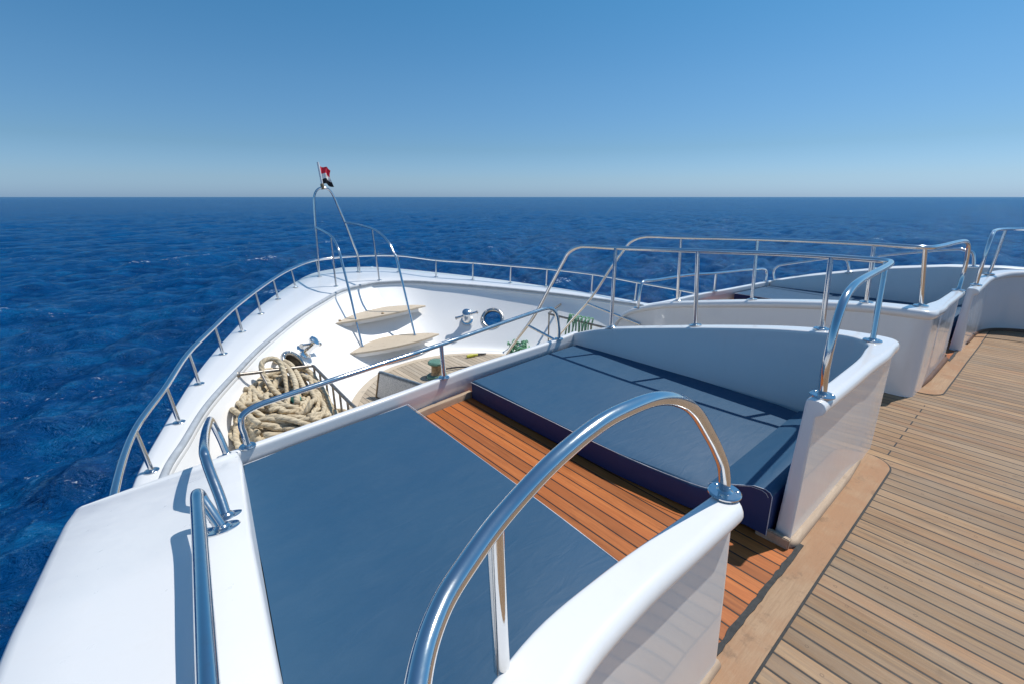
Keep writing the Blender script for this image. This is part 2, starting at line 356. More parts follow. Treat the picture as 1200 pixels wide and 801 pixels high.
# ------------------------------------------------------------------ hull, foredeck
def sheer(Y): return -.6+.068*(Y-6.2)
OUT=[(0,13.2),(.8,12.9),(1.5,12.15),(2.55,10.65),(3.3,9.35),(4.15,7.52),(4.72,5.94),(5.03,4.89),(5.1,4.0),(5.11,2.9),(5.10,1.7),(5.12,0),(5.2,-4),(5.22,-9)]
LIP=[(0,10.92),(.8,10.65),(1.49,10.0),(2.28,9.12),(3.18,7.9),(3.76,6.95),(4.2,6.16),(4.49,5.46),(4.73,4.83),(4.85,3.8),(4.85,2.9)]
FLO=[(0,9.05),(.62,8.95),(1.2,8.6),(1.75,8.05),(2.2,7.3),(2.65,6.55),(3.2,5.9),(3.85,5.2),(4.35,4.6),(4.6,3.7),(4.65,2.9)]
KK=[0,0,.05,.12,.3,.45,.7,.9,1,1,1]
PA=[(0,0),(.05,.08),(.33,.40),(.68,.76),(.87,.95),(1,1)]
PB=[(0,0),(.08,.3),(.2,.62),(.4,.86),(.68,.97),(1,1)]
hull=thing('yacht_hull','white hull of the yacht around the sunken foredeck, sea beyond it','yacht',(XH,6,FZ))
def full(rows):   # half rows (centre -> aft) as (hw,..) to port..starboard order
    return [(-1,r) for r in rows[::-1]]+[(1,r) for r in rows[1:]]
# lining (bowl)
NS,MP=10,8
L=cat(LIP,NS); F_=cat(FLO,NS); Kk=cat([(x,) for x in KK],NS); rows=[]
for l,f,k in zip(L,F_,Kk):
    k=float(k[0]); pr=[(a[0]*(1-k)+b[0]*k,a[1]*(1-k)+b[1]*k) for a,b in zip(PA,PB)]; z0=sheer(l[1])-.05
    rows.append([(l[0]+(f[0]-l[0])*d,l[1]+(f[1]-l[1])*d,z0+(FZ-z0)*h) for d,h in cat(pr,MP)])
HOLES=[Vector((1.856,8.037,-.961)),Vector((6.70,8.73,-1.10))]
HN=[Vector((.63,-.5,.6)).normalized(),Vector((-.56,-.52,.64)).normalized()]
def sub(bm,cuts=2): bmesh.ops.subdivide_edges(bm,edges=bm.edges[:],cuts=cuts,use_grid_fill=True)
bm=B(); G=[]
for s,r in full(rows): G.append([bm.verts.new((XB+s*p[0],p[1],p[2])) for p in r])
for a,b in zip(G,G[1:]):
    for i in range(len(a)-1):
        bm.faces.new((a[i],a[i+1],b[i+1],b[i]))
for h in HOLES:   # finer faces round the fairleads, then the openings are cut
    fs=[f for f in bm.faces if (f.calc_center_median()-h).length<.55]
    bmesh.ops.subdivide_edges(bm,edges=list({e for f in fs for e in f.edges}),cuts=6,use_grid_fill=True)
    bmesh.ops.delete(bm,geom=[f for f in bm.faces if (f.calc_center_median()-h).length<.225],context='FACES')
make('bulwark_lining',bm,M['bowl'],hull,60)
# gunwale cap: outer edge rounded, inner lip rounded
def loft(name,secs,mat,parent,smooth=50,close=False):
    bm=B(); G=[[bm.verts.new(p) for p in s] for s in secs]
    for a,b in zip(G,G[1:]):
        for i in range(len(a)-(0 if close else 1)):
            j=(i+1)%len(a); bm.faces.new((a[i],a[j],b[j],b[i]))
    return make(name,bm,mat,parent,smooth)
OC=cat(OUT,NS); IC=cat(LIP,NS)
def resample(C,n,ymin):
    C=[c for c in C if c[1]>=ymin]; C=np.array(C); d=np.r_[0,np.cumsum(np.linalg.norm(np.diff(C,axis=0),axis=1))]
    t=np.linspace(0,d[-1],n); return np.stack([np.interp(t,d,C[:,i]) for i in range(2)],1)
oc=resample(OC,110,2.9); ic=resample(IC,110,2.9)
secs=[]
half=[]
for o_,i_ in zip(oc,ic):
    d=i_-o_; w_=np.linalg.norm(d); u=d/w_; zo=sheer(o_[1]); zi=sheer(i_[1]); 
    def P(s,dz):
        q=o_+d*min(1,max(0,s/w_))+u*(s if s<0 else max(0,s-w_)); return (q[0],q[1],zo+(zi-zo)*min(1,max(0,s/w_))+dz)
    half.append([P(.0,-.22),P(-.004,-.05),P(.012,-.018),P(.05,0),P(w_*.3,.008),P(w_*.6,.01),P(w_-.035,.006),P(w_-.012,-.004),P(w_+.006,-.022),P(w_+.008,-.05),P(w_-.005,-.075),P(w_-.03,-.08)])
for s,r in full(half): secs.append([((XH if k<5 else XH+(XB-XH)*min(1,(k-4)/4))+s*p[0],p[1],p[2]) for k,p in enumerate(r)])
loft('gunwale_cap',secs,M['white'],hull,70)
for_bead=[(( XB-p[0]-.03),p[1],sheer(p[1])+.02) for p in ic[::-1]]+[((XB+p[0]+.03),p[1],sheer(p[1])+.02) for p in ic[1:]]
make('gunwale_bead',tube(B(),for_bead,.035,14),M['bead'],hull,60)
# outer shell down to the water
secs=[]; oc2=resample(OC,150,-8.9); half=[]
for o_ in oc2:
    col_=[]
    for t in np.linspace(0,1,26):
        z=sheer(o_[1])-.2+(SEA-.5-sheer(o_[1])+.2)*t; fl=t**.75
        hw=o_[0]*(1-.22*fl*min(1,max(0,(o_[1]+2)/8))-.03*fl); yy=o_[1]-(1.9*fl*max(0,(o_[1]-4)/9.2))
        col_.append((hw-.004,yy,z))
    half.append(col_)
secs=[[(XH+s*p[0],p[1],p[2]) for p in r] for s,r in full(half)]
bm=B(); G=[[bm.verts.new(p) for p in s] for s in secs]
for a,b in zip(G,G[1:]):
    for i in range(len(a)-1): bm.faces.new((a[i],a[i+1],b[i+1],b[i]))
PIPE=[]
for h,out in zip(HOLES,(Vector((-.80,.56,-.25)),Vector((.60,.76,-.27)))):
    out.normalize(); PIPE.append(out)
    near=[f for f in bm.faces if ((f.calc_center_median()-h)-out*((f.calc_center_median()-h).dot(out))).length<.5 and (f.calc_center_median()-h).dot(out)>-.1 and (f.calc_center_median()-h).length<3.5]
    bmesh.ops.subdivide_edges(bm,edges=list({e for f in near for e in f.edges}),cuts=4,use_grid_fill=True)
    bmesh.ops.delete(bm,geom=[f for f in bm.faces if ((f.calc_center_median()-h)-out*((f.calc_center_median()-h).dot(out))).length<.245 and (f.calc_center_median()-h).dot(out)>-.1 and (f.calc_center_median()-h).length<3.5],context='FACES')
make('hull_shell',bm,M['white'],hull,60)
# foredeck floor (white) and its teak inlay
fl=[c for c in cat(FLO,NS)]; poly=[(XB-c[0]-.12,c[1]+.1) for c in fl[::-1]]+[(XB+c[0]+.12,c[1]+.1) for c in fl[1:]]
prop(make('foredeck',sheet(B(),poly,FZ-.003),M['bowl'],None,0),kind='structure')
TE=cat([(0,8.82),(.7,8.69),(1.3,8.32),(1.85,7.72),(2.25,7.0),(2.42,6.2),(2.45,5),(2.45,3.45)],8); XT=4.56
poly=[(XT-c[0],c[1]) for c in TE[::-1]]+[(XT+c[0],c[1]) for c in TE[1:]]
prop(make('foredeck_teak',sheet(B(),poly,FZ+.002),M['foreteak'],None,0),kind='structure')
bm=B(); o1=[(XT-c[0],c[1]) for c in TE[::-1]]+[(XT+c[0],c[1]) for c in TE[1:]]; G=[]
for i,p in enumerate(o1):
    a=Vector(o1[max(i-1,0)]); b_=Vector(o1[min(i+1,len(o1)-1)]); t=(b_-a).normalized(); n=Vector((t.y,-t.x)); p=Vector(p)
    G.append([bm.verts.new((*(p+n*w_),FZ+.006)) for w_ in (-.01,.13)])
for a,b_ in zip(G,G[1:]): bm.faces.new((a[0],a[1],b_[1],b_[0]))
prop(make('foredeck_margin',bm,M['step'],None,0),kind='structure')

# ------------------------------------------------------------------ upper deck floors
def edge_hw(y): return lerp(-y,[(-3.4,5.1),(-2.9,5.11),(-1.7,5.10),(0,5.12),(4,5.2),(9,5.22)])
poly=[(-.2,-9),(-.2,.56),(3.6,.56),(3.6,2.55),(5.9,2.55),(5.9,.56),(9.72,.56),(9.72,-9)]
prop(make('upper_deck',sheet(B(),poly,0),M['deck'],None,0),kind='structure')
prop(make('passage_deck',sheet(B(),[(.9,.53),(2.9,.53),(2.9,3.4),(.9,3.4)],.001),M['passage'],None,0),kind='structure')
o2=make('passage_deck',sheet(B(),[mx((.9,.53)),mx((2.9,.53)),mx((2.9,3.4)),mx((.9,3.4))],.0015),M['passage'],None,0); prop(o2,kind='structure')
# deck margin boards with rounded ends and their caulk line
def margin(flip):
    f=mx if flip else (lambda p:p)
    out=[(.2,.385),(1.545,.39),(2.4,.40),(3.2,.405),(3.74,.41)]+[(3.74+.16*math.sin(a),.57-.16*math.cos(a)) for a in np.linspace(.2,PI/2,8)]+[(3.90,.60)]
    poly=[f(p) for p in out]+[f(p) for p in ((3.6,.60),(2.5,.60),(2.47,.528),(1.52,.524),(1.45,.60),(.2,.60))]
    prop(make('deck_margin',prism(B(),poly,-.02,.006),M['margin'],None,0),kind='structure')
    bm=B(); G=[]
    q=[Vector(f(p)) for p in out[:-1]]
    for i,p in enumerate(q):
        t=(q[min(i+1,len(q)-1)]-q[max(i-1,0)]).normalized(); n=Vector((t.y,-t.x))*(-1 if flip else 1)
        G.append([bm.verts.new((*(p+n*w_),.0035)) for w_ in (-.002,.011)])
    for a,b_ in zip(G,G[1:]): bm.faces.new((a[0],a[1],b_[1],b_[0]))
    prop(make('deck_seam',bm,M['caulk'],None,0),kind='structure')
    bm=B(); rr=random.Random(3); P=[]
    n=26; up=[];dn=[]
    for i in range(n+1):
        x=1.50+(2.50-1.50)*i/n; up.append(f((x,.546+rr.uniform(-.005,.006)))); dn.append(f((x,.521+rr.uniform(-.003,.003))))
    prop(make('deck_seam',prism(B(),dn+up[::-1],0,.011),M['caulk'],None,0),kind='structure')
margin(False); margin(True)

# ------------------------------------------------------------------ moulded walls
def wall(name,path,mat,parent,z0=-.02,n=7,ends=(0,0),flip=False,batter=(0,0),lips=(0,0),lean=None,ex=2.5):
    """path rows: x,y,ztop,left half width,right half width,(batter l, batter r); a side with a lip rolls over, one without is crisp"""
    if len(path[0])==9: P=cat(path,n)       # rows with their own cross direction: x,y,z,wl,wr,bl,br,lx,ly
    else: P=cat([tuple(p)+((batter[0],batter[1]) if len(p)==5 else ()) for p in path],n)
    pts=[]
    for i,p in enumerate(P):
        a=P[max(i-1,0)][:2]; b=P[min(i+1,len(P)-1)][:2]; t=(b-a)/np.linalg.norm(b-a)
        if len(p)==9: t=np.array([p[8],-p[7]]); t=t/np.linalg.norm(t)
        pts.append((p,t,1.,0.))
    def endcap(i,sgn,e):
        p,t,_,_=pts[i]; h=(p[3]+p[4])*.5; out=[]
        for k in range(1,9):
            q=math.sin(PI/2*k/8); out.append((p,t,max(.02,(1-q**ex)**(1/ex)),sgn*h*e*q))
        return out
    if ends[1]: pts=pts+endcap(-1,1,ends[1])
    if ends[0]: pts=endcap(0,-1,ends[0])[::-1]+pts
    secs=[]
    for p,t,sc,mv in pts:
        lx=np.array([-t[1],t[0]]); wl,wr,zt=p[3],p[4],p[2]; c=(wl-wr)/2
        def side(w_,bt,sg,o):
            if o: q=[(w_-o+bt,z0),(w_-o+bt*.5,(z0+zt)*.5),(w_-o,zt-.085),(w_-o*.55,zt-.076),(w_-o*.2,zt-.066),(w_-.002,zt-.052),(w_,zt-.04),(w_-.003,zt-.026),(w_-.011,zt-.012),(w_-.023,zt-.003),(w_-.036,zt),(w_-.046,zt)]
            else: q=[(w_+bt,z0),(w_+bt*.5,(z0+zt)*.5),(w_,zt-.085),(w_,zt-.07),(w_,zt-.055),(w_,zt-.03),(w_,zt-.02),(w_-.001,zt-.013),(w_-.004,zt-.006),(w_-.010,zt-.001),(w_-.017,zt),(w_-.024,zt)]
            return [(sg*a,b) for a,b in q]
        row=side(wl,p[5],1,lips[0])+side(wr,p[6],-1,lips[1])[::-1]
        out=[]
        for off,z in row:
            off=c+(off-c)*sc; q=p[:2]+lx*off+t*mv; q=[q[0],q[1],z]
            if lean: q[0]+=lean[1]*(1-z/zt)*max(0,1-(q[0]-lean[0])/.35)
            out.append(mx(q) if flip else tuple(q))
        secs.append(out)
    bm=B(); G=[[bm.verts.new(p) for p in s] for s in secs]
    for a,b in zip(G,G[1:]):
        for i in range(len(a)-1): bm.faces.new((a[i],a[i+1],b[i+1],b[i]))
    for g_ in (G[0],G[-1]): bm.faces.new(g_)
    return make(name,bm,mat,parent,40)
W1R=[(2.53,.567),(3.0,.566),(3.5,.566),(3.9,.567),(4.03,.570),(4.10,.585),(4.145,.625),(4.163,.70),(4.167,.80),(4.167,.95),(4.155,1.12),(4.125,1.44),(4.07,2.05),(4.0,2.94),(3.96,3.22),(3.948,3.43),(3.95,3.62),(3.955,3.78),(3.955,3.86)]
W1L=[(2.53,.662),(3.0,.664),(3.5,.675),(3.77,.70),(3.86,.728),(3.905,.755),(3.935,.795),(3.95,.845),(3.957,.91),(3.96,.99),(3.958,1.12),(3.94,1.44),(3.895,2.05),(3.84,2.94),(3.805,3.22),(3.788,3.43),(3.80,3.62),(3.815,3.78),(3.825,3.86)]
W1Z=[.825,.826,.828,.83,.83,.83,.83,.83,.828,.822,.805,.76,.645,.45,.365,.285,.19,.04,-.18]
W1=[]
for i,(r,l,z) in enumerate(zip(W1R,W1L,W1Z)):
    d=(l[0]-r[0],l[1]-r[1]); w_=math.hypot(*d); W1.append(((r[0]+l[0])/2,(r[1]+l[1])/2,z,w_/2,w_/2,0. if i<4 else .05 if i<9 else .07,.03 if i<6 else .03-.003*min(6,i-5),d[0]/w_,d[1]/w_))
C1=[(.20,3.03,.283,.03,.03),(.36,3.065,.280,.03,.03),(.9,3.135,.278,.03,.03),(1.5,3.215,.274,.03,.03),(1.94,3.29,.270,.03,.03),(2.3,3.338,.272,.03,.03),(3.3,3.385,.285,.03,.03),(3.72,3.425,.295,.03,.03),(3.87,3.44,.30,.03,.03)]
def enclosure(flip,label):
    t=thing('sunbed_enclosure',label,'low wall',mx((3,2,0)) if flip else (3,2,0))
    wall('side_wall',W1,M['white'],t,z0=-.32,ends=(.3,0),flip=flip,lips=(.0,.036),lean=(2.5,-.065),ex=4)
    wall('front_coaming',C1,M['white'],t,z0=-.1,flip=flip,batter=(.0,-.055))
    f=mx if flip else (lambda p:p)
    # teak base moulding round the aft side and the open end
    bm=B(); path=[f((2.436,.70,.02)),f((2.436,.585,.02)),f((2.47,.56,.02)),f((2.9,.562,.02)),f((3.4,.566,.02)),f((3.72,.585,.02)),f((3.98,.635,.02)),f((4.12,.74,.02)),f((4.155,.9,.02)),f((4.16,1.2,.02))]
    prof=[]
    G=[]
    P=[Vector(p) for p in rounded(path,.03,4)]
    for i,p in enumerate(P):
        tt=(P[min(i+1,len(P)-1)]-P[max(i-1,0)]).normalized(); n=Vector((tt.y,-tt.x,0))*(-1 if flip else 1)
        G.append([bm.verts.new(p+n*a+Vector((0,0,b))) for a,b in ((-.03,-.03),(.016,-.03),(.018,.0),(.013,.012),(.002,.019),(-.03,.02))])
    for a,b in zip(G,G[1:]):
        for i in range(6): bm.faces.new((a[i],a[(i+1)%6],b[(i+1)%6],b[i]))
    bm.faces.new(G[0]); bm.faces.new(G[-1])
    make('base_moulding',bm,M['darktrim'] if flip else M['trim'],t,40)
    bm=B(); box(bm,f((2.418,.655,.03)),(.03,.17,.065),bevel=.005); make('end_block',bm,M['trim'],t,40)
    bm=B()
    pol=[f(p) for p in ((1.4,3.19),(1.75,3.25),(2.25,3.31),(2.25,3.262),(1.75,3.205),(1.4,3.135))]
    prism(bm,pol,0,.06,.006); make('sill_moulding',bm,M['trim'],t,40)
    return t
enclosure(False,'near white moulded low wall around the blue pads, sloping down to the front')
enclosure(True,'farther white moulded low wall across the stairs, beyond the nearer rail')

# wing / side bulwark: sloping white top outboard of the pad, and the aft cross wall that bends aft
ZW=[(-9,.84),(.5,.845),(1.0,.805),(1.6,.70),(2.2,.54),(2.6,.43),(2.95,.305),(3.1,.30)]
def zw(y): return lerp(y,ZW)
def inner(y): return lerp(y,[(-9,-.14),(-.1,-.13),(.2,-.05),(.85,.072),(1.5,.135),(2.2,.215),(2.67,.27),(2.9,.29)])
def wing(flip,label):
    f=mx if flip else (lambda p:p)
    t=thing('wing_bulwark',label,'bulwark',f((-.3,1,-.7)))
    ys=list(np.linspace(-6,.2,8))+list(np.linspace(.35,2.85,36)); secs=[]
    def sec(y,yo):
        zi=zw(y); xi=inner(y); xo=XH-edge_hw(y)+.0
        zo=zi-.035
        q=[(xi+.004,y,-.05),(xi+.004,y,zi-.03),(xi,y,zi-.012),(xi-.012,y,zi)]
        for k in (.25,.5,.75): q.append((xi-.012+(xo+.045-xi+.012)*k,y+yo*k,zi-.012*k))
        q+=[(xo+.045,y+yo,zo+.02),(xo+.022,y+yo,zo+.012),(xo+.008,y+yo,zo-.004),(xo+.001,y+yo,zo-.03),(xo,y+yo,-.3),(xo-.0,y+yo,sheer(2.9)-.35)]
        return q
    for y in ys: secs.append(sec(y,0.))
    # the leading edge is curved: close it with a rounded nose down to the gunwale
    base=sec(2.85,0.)
    for a,dy in ((.25,.03),(.5,.055),(.75,.075),(1.,.085)):
        ring=[]
        for k,p in enumerate(base):
            u_=min(1,max(0,(p[0]-(-.46))/.74)); ext=(.035+.12*u_)*1.0
            ring.append((p[0],p[1]+ext*a/1. ,p[2]-(.004 if a<.6 else .02 if a<.9 else .05)*(1 if p[2]>.15 else 0)))
        secs.append(ring)
    last=secs[-1]; secs.append([(p[0],p[1]+.006,min(p[2],-.0)) for p in last]); secs.append([(p[0],p[1]+.006,sheer(2.9)-.35) for p in last])
    secs=[[f(p) for p in s] for s in secs]
    loft('wing_top',secs,M['wing'],t,48)
    W0=[(1.47,.56,.768,.06,.055),(1.2,.562,.778,.065,.06),(.85,.562,.79,.072,.066),(.55,.53,.805,.08,.075),(.28,.42,.83,.09,.08),(.09,.22,.84,.09,.08),(.0,-.05,.84,.08,.08),(-.02,-.6,.84,.08,.08),(-.02,-6,.84,.08,.08)]
    if flip: W0[0]=(1.88,)+W0[0][1:]
    wall('cross_wall',W0,M['white'],t,ends=(.8,0),flip=flip,batter=(.04,0),lips=(.04,.0),ex=2.6)
    bm=B(); path=[(1.50,.505,.02),(1.2,.497,.02),(.85,.49,.02),(.57,.45,.02),(.335,.355,.02),(.18,.19,.02),(.085,-.05,.02),(.06,-.6,.02),(.06,-6,.02)]
    G=[]; P=[Vector(p) for p in cat(path,6)]
    for i,p in enumerate(P):
        tt=(P[min(i+1,len(P)-1)]-P[max(i-1,0)]).normalized(); n=Vector((-tt.y,tt.x,0))
        G.append([bm.verts.new(f(p+n*a+Vector((0,0,b)))) for a,b in ((-.03,-.03),(.016,-.03),(.018,.0),(.013,.012),(.002,.02),(-.03,.02))])
    for a,b in zip(G,G[1:]):
        for i in range(6): bm.faces.new((a[i],a[(i+1)%6],b[(i+1)%6],b[i]))
    bm.faces.new(G[0]); bm.faces.new(G[-1])
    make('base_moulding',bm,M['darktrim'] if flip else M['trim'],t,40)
    return t
wing(False,'white bulwark with broad sloping wing at lower left, next to the nearest pad')
wing(True,'white bulwark curving round the teak deck at the far right')
# deckhouse front under the coamings, down to the foredeck
front=[(-.44,2.89),(.2,2.93),(.5,3.02),(.88,3.08),(1.94,3.23),(2.6,3.315),(3.35,3.37),(3.9,3.395)]
dh=thing('deckhouse_front','white front wall under the sunbeds with steps down to foredeck','wall',(XM,3.2,FZ))
bm=B(); zt=lambda x,y:.2
bot=[]; 
for side in (0,1):
    pts=[(p if not side else mx(p)) for p in front]; G=[[bm.verts.new((p[0],p[1]-.02,z)) for z in (FZ-.1,-.8,-.02)] for p in pts]
    e=(3.9,2.55) if not side else mx((3.9,2.55)); G.append([bm.verts.new((e[0],e[1],z)) for z in (FZ-.1,-.8,-.02)])
    for a,b in zip(G,G[1:]):
        for i in range(2): bm.faces.new((a[i],a[i+1],b[i+1],b[i]))
make('front_panel',bm,M['white'],dh,30)
bm=B(); 
for k in range(6): box(bm,(XM,2.62+.27*k,-.14-.28*k),(1.62,.30,.05),bevel=.008)
make('stair_tread',bm,M['trim'],dh,30)
bm=B(); sheet(bm,[(3.92,2.54),(5.6,2.54),(5.6,2.53),(3.92,2.53)],-.01)
box(bm,(XM,2.53,-.9),(1.68,.03,1.75)); make('stair_back',bm,M['white'],dh,30)

# ------------------------------------------------------------------ sun pads
def pad(label,outline,ztop,head,pipe_edges,flip,bevel=.028,zb=.012):
    f=mx if flip else (lambda p:p)
    c=Vector(f((sum(p[0] for p in outline)/len(outline),sum(p[1] for p in outline)/len(outline),0)))
    t=thing('sunbed_cushion',label,'sun pad',c,'blue sun pads on the upper deck')
    bm=B(); prism(bm,[f(p) for p in outline],zb,ztop,bevel,3)
    bmesh.ops.recalc_face_normals(bm,faces=bm.faces)
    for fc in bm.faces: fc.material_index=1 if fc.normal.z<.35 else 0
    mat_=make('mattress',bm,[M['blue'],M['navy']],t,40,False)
    for e in pipe_edges: make('piping',tube(B(),[f(p) for p in cat(e,5)],.0026,6),M['thread'],mat_,60)
    # wedge headrest along the aft wall
    x0,x1,yf,yb,zb_,zt=head; prof=[(yf+.05,.03),(yf+.02,.19),(yf-.02,.205),(yb+.10,zt-.004),(yb+.045,zt+.003),(yb+.02,zt-.005),(yb+.006,zt-.024),(yb,.03)]
    bm=B(); G=[[bm.verts.new(f((x,p[0]+dy,p[1]))) for p in prof] for x,dy in ((x0,.0),(x0+.04,0),((x0+x1)/2,.01),(x1-.04,.02),(x1,.02))]
    for a,b in zip(G,G[1:]):
        for i in range(len(prof)): bm.faces.new((a[i],a[(i+1)%len(prof)],b[(i+1)%len(prof)],b[i]))
    bm.faces.new(G[0]); bm.faces.new(G[-1]); bmesh.ops.recalc_face_normals(bm,faces=bm.faces)
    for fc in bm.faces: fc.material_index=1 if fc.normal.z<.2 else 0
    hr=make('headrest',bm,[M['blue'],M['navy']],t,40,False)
    make('piping',tube(B(),[f((x0-.002,p[0],p[1])) for p in prof],.0022,6,cap=False),M['thread'],hr,60)
    make('piping',tube(B(),[f((x0-.002,p[0]+.018,p[1]-.014)) for i,p in enumerate(prof[1:-1])],.0018,6,cap=False),M['thread'],hr,60)
    return t
P1=[(2.225,3.25),(2.24,2.4),(2.255,1.6),(2.31,1.1),(2.42,.80),(2.50,.70),(3.80,.74),(3.86,1.2),(3.87,2.1),(3.86,3.37),(3.3,3.318)]
e1=[[(2.222,3.24,.168),(2.237,2.4,.173),(2.252,1.6,.178),(2.307,1.1,.184),(2.38,.9,.19)]]
# nearest first; the two beyond the stairs are the same pads mirrored
P0=[(.265,2.74),(.2,2.0),(.12,1.3),(.07,.66),(1.46,.66),(1.485,1.5),(1.50,2.4),(1.52,3.135),(1.0,3.078),(.6,3.038),(.30,3.00)]
e0=[[(1.462,.9,.198),(1.487,1.5,.198),(1.502,2.4,.198),(1.522,3.128,.198)],[(.31,2.997,.196),(.6,3.033,.196),(1.0,3.073,.196),(1.515,3.13,.196)]]
h1=(2.395,3.84,1.0,.68,.03,.30); h0=(.08,1.455,.88,.645,.03,.27)
pad('large blue sun pad nearest the camera, level with the wooden strip',P0,.2,h0,e0,False,.02)
pad('blue sun pad with dark navy side, crossed by rail shadows',P1,.18,h1,e1,False)
pad('blue sun pad beyond the second wall, with dark brown end showing',P1,.18,h1,e1,True)
pad('blue sun pad farthest away, against the starboard bulwark',P0,.2,h0,e0,True,.02)

# ------------------------------------------------------------------ rails
def flange(loc,parent,axis=(0,0,1),r=.058):
    bm=B(); lathe(bm,[(r,0),(r,.005),(r*.93,.009),(r*.5,.011),(r*.42,.016),(r*.38,.02)],loc,axis,28)
    z=Vector(axis).normalized(); x=z.orthogonal().normalized(); y=z.cross(x)
    for k in range(3):
        a=2*PI*k/3+.4; lathe(bm,[(.007,.008),(.007,.0115),(.004,.013)],Vector(loc)+(x*math.cos(a)+y*math.sin(a))*r*.74,axis,10)
    make('flange',bm,M['steel'],parent,40)
def rail(name,label,cat_,path,r,posts=(),flanges=(),flip=False,group=None,rad=.12,smooth=True,fr=.058,pr_=None,mat=None):
    f=mx if flip else (lambda p:p); mat=mat or M['steel']
    path=[f(p) for p in path]; t=thing(name,label,cat_,path[0],group)
    pts=cat(path,9) if smooth else rounded(path,rad,8)
    make('rail_tube',tube(B(),pts,r,18),mat,t,60)
    for a,b in posts: make('post',tube(B(),[f(a),f(b)],pr_ or r*.92,16),mat,t,60)
    for l in flanges: flange(f(l[:3]),t,f2(l,flip),fr)
    return t
def f2(l,flip):
    a=l[3] if len(l)>3 else (0,0,1)
    return (-a[0],a[1],a[2]) if flip else a
sl1=(0,.3,.95)
# the near bent rail on the cross wall: rises from its flange, bends and runs aft
R0=[(1.503,.585,.775),(1.498,.585,.80),(1.478,.585,.86),(1.447,.585,.92),(1.385,.585,1.0),(1.324,.585,1.07),(1.203,.585,1.195),(1.094,.585,1.265),(.983,.585,1.303),(.86,.585,1.314),(.744,.585,1.308),(.60,.580,1.275),(.465,.572,1.222),(.365,.55,1.186),(.278,.515,1.16),(.2,.445,1.145),(.12,.32,1.14),(.06,.15,1.14),(.03,-.1,1.14),(.02,-.6,1.14),(.02,-2,1.14)]
for fl,lab in ((False,'nearest polished rail, thick bent tube arching over the white wall end'),(True,'polished rail on the curved bulwark at the right edge')):
    R_=R0 if not fl else [(1.62,.57,.775),(1.63,.57,1.0),(1.62,.57,1.2),(1.57,.57,1.34),(1.46,.57,1.395),(1.2,.58,1.4),(.8,.56,1.40),(.45,.46,1.395),(.22,.28,1.39),(.08,.02,1.39),(.04,-.6,1.39),(.03,-2,1.39)]
    p_=[((.462,.585,.80),(.442,.578,1.205))] if not fl else [((.62,.55,.80),(.60,.525,1.39))]
    rail('deck_rail',lab,'handrail',R_,.02,p_+[((.0,-1.2,.83),(.02,-1.2,1.14 if not fl else 1.38))],([(1.62,.57,.775),(.62,.55,.806)] if fl else [(1.503,.585,.775)]),flip=fl)
# long rails over the stair-side walls
RA=[(3.97,4.98,-.55),(3.95,4.70,-.21),(3.95,4.264,.29),(3.95,3.962,.753),(3.945,3.76,1.06),(3.94,3.66,1.19),(3.93,3.50,1.265),(3.92,3.30,1.285),(3.92,3.03,1.293),(3.95,2.12,1.337),(4.03,1.45,1.365),(4.06,1.12,1.372),(4.09,.90,1.372),(4.08,.79,1.372),(4.0,.73,1.372),(3.75,.70,1.372),(3.35,.675,1.375),(3.0,.655,1.372),(2.82,.645,1.355),(2.70,.637,1.315),(2.62,.63,1.22),(2.582,.625,1.10),(2.575,.622,.98),(2.60,.62,.87),(2.615,.62,.83)]
pA=[((3.885,2.95,.45),(3.91,2.98,1.29)),((3.975,2.05,.645),(3.95,2.10,1.335)),((4.055,1.06,.815),(4.06,1.10,1.37)),((3.93,.71,.832),(4.05,.765,1.365))]
br=[((3.95,4.38,.16),(3.93,3.42,.02))]
fA=[(3.885,2.95,.452,(0,.2,.97)),(3.975,2.05,.65,(0,.17,.98)),(4.055,1.06,.816),(3.93,.71,.832),(2.615,.62,.826)]
rail('stair_rail','polished rail nearest the stairs, along the wall behind the second pad','handrail',RA,.02,pA+br,fA)
RA2=[(3.97,4.95,-.55)]+RA[1:]
rail('stair_rail','polished rail on the far side of the stairs, above the farther low wall','handrail',RA,.02,pA+br,fA,flip=True)
# grab rails at the front edge and on the wing
HA=[(.10,1.82,.63),(.098,1.90,.675),(.092,2.0,.73),(.09,2.08,.765),(.095,2.16,.775),(.13,2.5,.695),(.18,2.9,.585),(.195,3.0,.545),(.21,3.02,.48),(.225,3.0,.40),(.235,2.97,.315)]
rail('grab_rail','short low grab rail hooped on the near wing, in front of the longer one','handrail',HA,.0195,[],[(.10,1.82,.632,sl1),(.235,2.965,.305,sl1)])
HB=[(.042,1.785,.745),(.037,1.80,.765),(.031,1.795,.783),(.027,1.765,.792),(.02,1.68,.80),(.0,1.40,.832),(-.035,.95,.882),(-.065,.6,.89),(-.10,.1,.9),(-.12,-.5,.9),(-.13,-3,.9)]
rail('grab_rail','long low grab rail along the near wing, running out of view bottom left','handrail',HB,.021,[((.075,1.70,.665),(.040,1.785,.76)),((-.10,.0,.83),(-.105,.0,.895))],[(.075,1.70,.668,sl1)])
HA2=[(.28,3.43,.29),(.28,3.45,.46),(.285,3.43,.55),(.29,3.3,.61),(.30,2.46,.82),(.30,2.36,.83),(.30,2.28,.80),(.295,2.24,.73),(.29,2.21,.61)]
HA2=[(p[0],p[1]-.46 if p[1]>2.8 else p[1]-.2,p[2]-.02) for p in HA2]
rail('grab_rail','short hooped grab rail on the far wing, right of the farther stairs','handrail',[(.25,2.96,.29),(.25,3.0,.46),(.25,2.97,.55),(.255,2.85,.62),(.24,2.26,.80),(.235,2.14,.82),(.235,2.06,.79),(.23,2.02,.71),(.225,2.0,.58)],.0195,[],[(.25,2.955,.30,sl1),(.225,2.0,.59,sl1)],flip=True)
